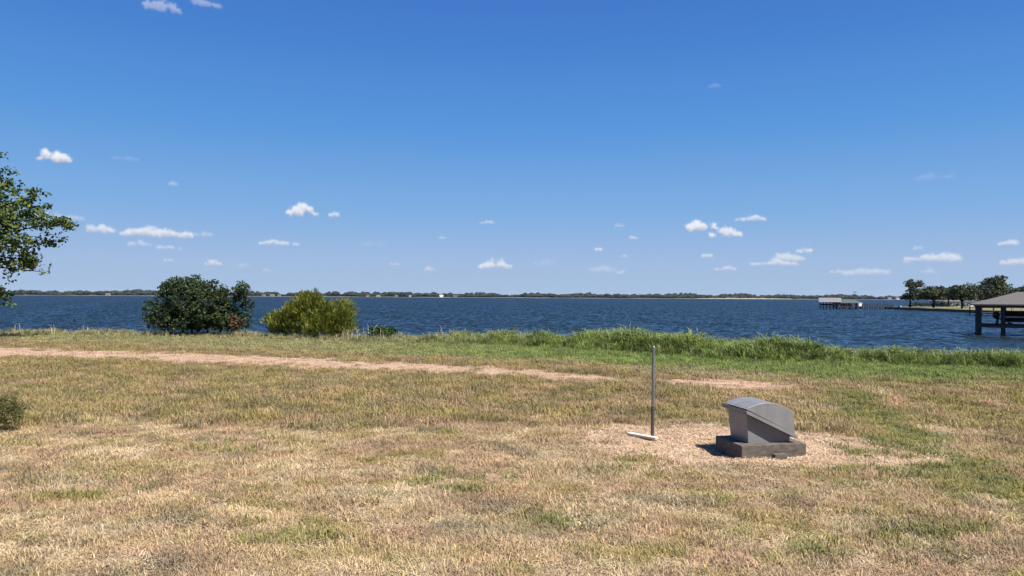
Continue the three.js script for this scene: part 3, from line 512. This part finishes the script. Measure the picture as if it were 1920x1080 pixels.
// ---------------------------------------------------------------- the wooded point with its docks
{
  const wall = []; for (const [x, D] of [[121, 130], [128, 190], [133, 225], [140, 268], [150, 282]]) wall.push(v3(x - 0.6, 0, -D - 0.4));
  const W = thing('sea_wall', 'dark retaining wall along the edge of the wooded point', 'sea wall', [0, WATER, 0]);
  for (let i = 0; i < wall.length - 1; i++) { const a = wall[i], b = wall[i + 1], L = a.distanceTo(b), m = part('wall_panel', box(L + 0.2, 1.9, 0.35), std([.06, .05, .042], 0.95), W, [(a.x + b.x) / 2, -0.05 - 0.02 * i, (a.z + b.z) / 2]); m.rotation.y = -Math.atan2(b.z - a.z, b.x - a.x); }
  const tones = [[.032, .05, .018], [.045, .062, .018], [.06, .068, .02], [.03, .04, .02]];
  const pointTree = (px, D, base, lobes, label, seed, opt = {}) => {
    const X = (px - 960) / 1350 * D, k = D / 1350, g = thing(opt.name ?? 'shade_tree', label, 'tree', [X, height(X, D) - 0.05, -D], 0, 'trees on the wooded point');
    const L = lobes.map(([a, b, c, d], i) => [(a - px) * k, (base - b) * k, ((i * 31) % 7 / 7 - 0.5) * 4, c * k, d * k, Math.min(c * k, 4.5)]);
    part('crown', foliage(seed, L, { clusters: opt.clusters ?? 620, leaves: 9, spread: 0.6, size: 0.62, aspect: 0.6, tones, gaps: 0.45, gapAt: -0.5, floor: 3.0, inner: 0.2 }), farLeafMat, g);
    const top = Math.max(...L.map((l) => l[1]));
    part('trunk', tube([v3(0, -0.3, 0), v3(0.15, top * 0.3, 0), v3(-0.1, top * 0.65, 0), v3(L[0][0] * 0.6, top, L[0][2] * 0.5)], 0.34, 0.1, 8), bark, g);
    L.slice(0, 4).forEach((l) => part('branch', tube([v3(0, top * 0.35, 0), v3(l[0] * 0.5, lerp(top * 0.35, l[1], 0.6), l[2] * 0.5), v3(l[0], l[1], l[2])], 0.15, 0.05, 6), bark, g));
  };
  pointTree(1706, 258, 576.5, [[1717, 532, 15, 8], [1726, 533, 9, 6], [1708, 541, 8, 5], [1712, 556, 16, 12], [1730, 553, 16, 11], [1700, 560, 8, 8]], 'tall tree with a flat tufted top at the tip of the point', 61, { name: 'tufted_tree', clusters: 480 });
  pointTree(1750, 246, 577.5, [[1750, 552, 22, 14], [1760, 545, 14, 10], [1740, 548, 14, 10], [1762, 560, 14, 9]], 'round crowned tree with a clear trunk on the lawn of the point', 62);
  pointTree(1778, 285, 574, [[1778, 552, 14, 14], [1786, 545, 12, 10], [1770, 556, 12, 10]], 'smaller dark tree behind the round crowned tree on the point', 63);
  pointTree(1803, 232, 579, [[1803, 552, 24, 16], [1815, 545, 18, 12], [1792, 546, 14, 11], [1806, 563, 20, 9], [1820, 560, 14, 10]], 'broad low tree with yellowish leaves in the middle of the point', 64);
  pointTree(1838, 270, 575, [[1836, 545, 16, 13], [1845, 552, 16, 14], [1828, 554, 12, 11]], 'tree filling the gap left of the tall domed tree', 65);
  pointTree(1870, 255, 576, [[1868, 532, 22, 15], [1872, 524, 15, 9], [1860, 545, 18, 13], [1884, 540, 16, 12], [1870, 556, 26, 12]], 'tallest tree on the point, with a high domed crown', 66, { clusters: 900 });
  pointTree(1906, 275, 574, [[1904, 548, 16, 11], [1918, 546, 16, 11], [1894, 554, 14, 10]], 'dark tree right of the domed tree, behind the boathouse roof', 67);
  pointTree(1945, 262, 575, [[1945, 544, 24, 15], [1930, 552, 18, 12], [1962, 552, 18, 12]], 'tree at the far right behind the boathouse roof', 68);
  // hedge, house and pavilion on the point
  const hx = 168, hD = 285, hg = thing('clipped_hedge', 'dark hedge running under the trees of the point', 'hedge', [hx, height(hx, hD), -hD]);
  part('foliage', foliage(71, Array.from({ length: 9 }, (_, i) => [-10 + i * 2.5, 0.8, 0, 1.6, 0.9, 0.9]), { clusters: 260, leaves: 8, spread: 0.4, size: 0.5, aspect: 0.6, tones, floor: 0 }), farLeafMat, hg);
  const ho = thing('lake_house', 'pale blue-grey house half hidden behind the trees of the point', 'house', [183, height(183, 300) - 0.1, -300], 0.2);
  part('wall', box(14, 3.2, 8, 0, 1.6, 0), std([.42, .47, .5], 0.8), ho);
  part('roof', hip(15, 9, 2.1, 6), std([.12, .11, .11], 0.9), ho, [0, 3.2, 0]);
  for (const x of [-4.5, -1.2, 4]) { const w = part('window', box(1.5, 1.3, 0.08, x, 1.8, 4.04), std([.7, .7, .7], 0.6), ho); part('pane', box(1.3, 1.1, 0.04, x, 1.8, 4.1), std([.03, .04, .05], 0.1), w); }
  const pv = thing('dock_shelter', 'low open shelter with dark grey roof on a dock behind the boathouse', 'shelter', [113.6, WATER, -172]);
  part('roof', hip(6.6, 5, 0.8, 2.2), std([.05, .05, .058], 0.95), pv, [0, 2.75, 0]);
  for (const x of [-2.9, 0, 2.9]) for (const z of [-2.1, 2.1]) part('piling', new THREE.CylinderGeometry(0.12, 0.13, 4.6, 8).translate(0, 0.5, 0), pilingMat, pv, [x, 0, z]);
  part('deck', box(7.4, 0.2, 5.2, -0.3, 0.75, 0), beamMat, pv);
  const dk = thing('railed_dock', 'railed dock running from the dark shelter to the shore', 'dock', [121.8, WATER, -172]);
  part('deck', box(9, 0.2, 2.2, 0, 0.75, 0), beamMat, dk);
  part('handrail', box(9, 0.08, 0.08, 0, 1.8, 1.0), std([.3, .29, .27], 0.8), dk);
  for (let i = 0; i < 6; i++) { part('rail_post', box(0.1, 1.0, 0.1, -4.3 + i * 1.7, 1.32, 1.0), std([.3, .29, .27], 0.8), dk); part('piling', new THREE.CylinderGeometry(0.12, 0.13, 3.2, 8).translate(0, -0.9, 0), pilingMat, dk, [-4.2 + i * 1.68, 0, -0.7]); }
}
// long pier beyond the point, with two boathouses
{
  const D = 258, k = D / 1350, X = (px) => (px - 960) * k;
  const pier = thing('long_pier', 'long low pier on dark pilings reaching out from the point', 'pier', [X(1624), WATER, -D]);
  part('deck', box((1674 - 1576) * k, 0.22, 1.8, 0, 1.0, 0), beamMat, pier);
  for (let i = 0; i < 11; i++) for (const z of [-0.8, 0.8]) part('piling', new THREE.CylinderGeometry(0.16, 0.16, 3.9, 8).translate(0, i % 2 ? -0.1 : -0.4, 0), pilingMat, pier, [(-47 + i * 9.4) * k, 0.2, z]);
  part('handrail', box((1672 - 1630) * k, 0.08, 0.08, 27 * k, 1.85, -0.85), beamMat, pier);
  const b1 = thing('boathouse', 'far boathouse with pale metal roof and slatted sides at the pier end', 'boathouse', [X(1558.5), WATER, -D - 1], -0.4);
  const rs = new THREE.Shape([new THREE.Vector2(-4.2, 0), new THREE.Vector2(4.2, 0), new THREE.Vector2(0, 1.55)]);
  part('roof', new THREE.ExtrudeGeometry(rs, { depth: 7.4, bevelEnabled: false }).translate(0, 0, -3.7).rotateY(Math.PI / 2), std([.155, .155, .162], 0.75), b1, [0, 2.55, 0]);
  for (let i = 0; i < 7; i++) for (const z of [-3.2, 3.2]) part('piling', new THREE.CylinderGeometry(0.13, 0.13, 4.4, 8).translate(0, 0.35, 0), pilingMat, b1, [-3.3 + i * 1.1, 0, z]);
  part('storage_wall', box(2.3, 1.9, 5.8, 2.0, 1.6, 0), std([.2, .2, .21], 0.8), b1);
  part('side_rail', box(6.8, 0.2, 0.14, 0, 0.75, 3.36), beamMat, b1);
  part('side_rail', box(4.5, 0.5, 0.1, -1, 1.6, -3.05), beamMat, b1);
  const b2 = thing('boathouse', 'far boathouse with low green-grey hipped roof beside the long pier', 'boathouse', [X(1607), WATER, -D - 6.2], -0.4);
  part('roof', hip(9.4, 7, 1.25, 2.6), std([.055, .075, .072], 0.85), b2, [0, 2.15, 0]);
  for (const x of [-4.2, -2, 0.2, 2.4, 4.2]) for (const z of [-3, 3]) part('piling', new THREE.CylinderGeometry(0.13, 0.13, 4.2, 8).translate(0, 0.08, 0), pilingMat, b2, [x, 0, z]);
  part('deck', box(8.8, 0.2, 6.4, 0, 0.85, 0), beamMat, b2);
  const lb = thing('covered_boat', 'dark covered boat stored under the green-grey roof', 'boat', [X(1598), WATER + 0.96, -D - 5.5]);
  part('hull', new RoundedBoxGeometry(4.2, 0.75, 1.9, 3, 0.3).translate(0, 0.38, 0), std([.03, .03, .035], 0.5), lb);
  part('cover', new RoundedBoxGeometry(3.4, 0.35, 1.6, 3, 0.16).translate(0.2, 0.86, 0), std([.05, .05, .055], 0.9), lb);
  const wb = thing('dock_locker', 'white dock locker standing on the long pier', 'locker', [X(1613), WATER + 1.11, -D - 0.3]);
  part('cabinet', new RoundedBoxGeometry(1.15, 1.05, 0.9, 2, 0.04).translate(0, 0.525, 0), std([.8, .8, .8], 0.6), wb);
  part('lid', new RoundedBoxGeometry(1.25, 0.1, 1.0, 2, 0.03).translate(0, 1.1, 0), std([.8, .8, .8], 0.6), wb);
  const wr = thing('white_block', 'small white block at the very tip of the point', 'block', [142, height(142, 264) - 0.05, -264], 0.3);
  part('block', new RoundedBoxGeometry(1.3, 0.5, 0.7, 3, 0.12).translate(0, 0.25, 0), std([.6, .6, .58], 0.7), wr);
}

// ---------------------------------------------------------------- far shore
{
  const shoreD = (x) => 1950 + 0.16 * (x + 1500) + 40 * n2(x * 0.002, 8.8), xs = []; for (let x = -2600; x <= 3000; x += 20) xs.push(x);
  const strip = (rows) => {                               // rows: [offset behind the shore, height above the water]
    const pos = [], idx = []; xs.forEach((x, i) => rows.forEach(([o, y]) => pos.push(x, WATER + y * (0.75 + 0.4 * n2b(x * 0.006, o)), -(shoreD(x) + o))));
    const n = rows.length; for (let i = 0; i < xs.length - 1; i++) for (let j = 0; j < n - 1; j++) { const a = i * n + j, b = a + n; idx.push(a, b, a + 1, b, b + 1, a + 1); }
    const g = new THREE.BufferGeometry(); g.setIndex(idx); g.setAttribute('position', new THREE.Float32BufferAttribute(pos, 3)); g.computeVertexNormals(); return g;
  };
  structure('far_shore_beach', strip([[-6, -1], [4, 0.6], [26, 1.0]]), std([.2, .165, .12], 1), 'thin pale line of beach along the far shore', 'beach');
  structure('far_shore_land', strip([[24, 1.35], [60, 3], [400, 6], [900, 4]]), std([.04, .05, .022], 1), 'low green land behind the far beach', 'land');
  const R = rng(83), geos = [];
  for (let x = -2300; x < 2700; x += 7 + 6 * R()) for (let row = 0; row < 2; row++) {
    const o = 34 + row * 40 + 30 * R(), hgt = (6.5 + 5.5 * R() + 3.5 * n2(x * 0.006, row * 9)) * (1 + 0.18 * row), w = 7 + 6 * R();
    if (row === 0 && n2b(x * 0.011, 2) > 0.35 && x < 100) continue;
    const g = new THREE.IcosahedronGeometry(1, 2), p = g.attributes.position, s = R() * 99;
    for (let i = 0; i < p.count; i++) { const q = 1 + 0.28 * n3(p.getX(i) * 1.7 + s, p.getY(i) * 1.7, p.getZ(i) * 1.7); p.setXYZ(i, p.getX(i) * w * q, p.getY(i) * hgt * 0.55 * q + hgt * 0.5, p.getZ(i) * w * q); }
    g.translate(x, WATER + 1.6, -(shoreD(x) + o)); const c = [.013, .019, .014].map((v) => v * (0.75 + 0.5 * R())), cl = new Float32Array(p.count * 3); for (let i = 0; i < p.count; i++) cl.set(c, i * 3);
    g.setAttribute('color', new THREE.BufferAttribute(cl, 3)); g.deleteAttribute('normal'); g.deleteAttribute('uv'); geos.push(g);
  }
  const wood = part('far_wood', mergeGeometries(geos), new THREE.MeshStandardMaterial({ vertexColors: true, roughness: 1, flatShading: true }), scene);
  tag(wood, 'dark band of trees along the whole far shore', 'woods', null, 'stuff');
  const house = (px, w, h, wall, roof, label) => {
    const X = (px - 960) / 1350 * (shoreD((px - 960) / 1350 * 2050)), D = shoreD(X) + 16, g = thing('shore_house', label, 'house', [X, WATER + 0.9, -D], (R() - 0.5) * 0.5, 'houses along the far shore');
    w *= 0.8; h *= 0.8; part('wall', box(w, h, 8, 0, h / 2, 0), std(wall, 0.8), g);
    const s = new THREE.Shape([new THREE.Vector2(-4.6, 0), new THREE.Vector2(4.6, 0), new THREE.Vector2(0, 2.3)]);
    part('roof', new THREE.ExtrudeGeometry(s, { depth: w + 1, bevelEnabled: false }).translate(0, 0, -(w + 1) / 2).rotateY(Math.PI / 2), std(roof, 0.8), g, [0, h, 0]);
  };
  house(196, 14, 4, [0.3, 0.25, 0.2], [0.17, 0.12, 0.1], 'lone tan house on the far shore left of the dark bush');
  house(492, 11, 3.5, [0.28, 0.28, 0.26], [0.1, 0.1, 0.1], 'first pale house on the far shore right of the dark bush');
  house(508, 13, 4, [0.33, 0.33, 0.31], [0.15, 0.14, 0.13], 'second pale house on the far shore, between the two bushes');
  house(521, 9, 3.5, [0.25, 0.25, 0.24], [0.12, 0.12, 0.12], 'third pale house on the far shore, close to the feathery bush');
  house(688, 11, 3.5, [0.25, 0.25, 0.23], [0.075, 0.075, 0.075], 'grey house on the far shore just right of the feathery bush');
  house(708, 14, 4, [0.31, 0.3, 0.28], [0.15, 0.14, 0.13], 'wide pale house on the far shore right of the feathery bush');
  house(742, 10, 3.5, [0.24, 0.22, 0.2], [0.1, 0.09, 0.08], 'small tan house on the far shore, left of the bright white one');
  house(768, 9, 4, [0.35, 0.35, 0.35], [0.15, 0.15, 0.15], 'little white house on the far shore beside the bright white one');
  house(827, 13, 5.5, [.82, .82, .82], [.7, .7, .7], 'brightest white house on the far shore, with a white roof');
  house(853, 15, 3.5, [0.21, 0.18, 0.14], [0.11, 0.1, 0.085], 'long tan building on the far shore right of the brightest house');
  house(1668, 13, 4.5, [0.36, 0.36, 0.36], [0.2, 0.2, 0.2], 'white house on the far shore above the pier, nearer the pier boathouses');
  house(1684, 16, 4.5, [0.38, 0.38, 0.37], [0.23, 0.23, 0.23], 'white house on the far shore next to the tip of the point');
  structure('sand_bluff', (() => { const p = [], idx = [], n = 60; for (let i = 0; i <= n; i++) { const x = 590 + i * 5.5, D = shoreD(x), y = 1.6 + 2.2 * Math.max(0, Math.sin(Math.PI * i / n)) * (0.6 + 0.5 * n2(i * 0.3, 1)); p.push(x, WATER, -D + 3, x, WATER + y, -D - 8, x, WATER + y * 1.1, -D - 24); if (i < n) { const a = i * 3; idx.push(a, a + 3, a + 1, a + 3, a + 4, a + 1, a + 1, a + 4, a + 2, a + 4, a + 5, a + 2); } } const g = new THREE.BufferGeometry(); g.setIndex(idx); g.setAttribute('position', new THREE.Float32BufferAttribute(p, 3)); g.computeVertexNormals(); return g; })(), std([.24, .2, .15], 1), 'pale sandy bluff on the far shore right of centre', 'bluff');
}
// a bird over the pier and a stake standing in the water
{
  const b = thing('flying_bird', 'dark bird gliding above the far pier', 'bird', [47.6, 3.25, -100], 0.5);
  part('body', new THREE.SphereGeometry(1, 12, 8).scale(0.2, 0.05, 0.05), std([.03, .03, .035], 0.8), b);
  for (const s of [-1, 1]) { const w = part('wing', box(0.16, 0.014, 0.3, 0, 0, 0.16 * s), std([.03, .03, .035], 0.8), b, [0.02, 0.02, 0]); w.rotation.x = -0.3 * s; }
  const X = -62, D = 102, st = thing('water_stake', 'short dark stake standing in the lake near the left tree', 'stake', [X, WATER, -D]);
  part('post', tube([v3(0, -2.6, 0), v3(0.03, 0.42, 0)], 0.09, 0.07, 8), pilingMat, st);
}
renderer.render(scene, camera);
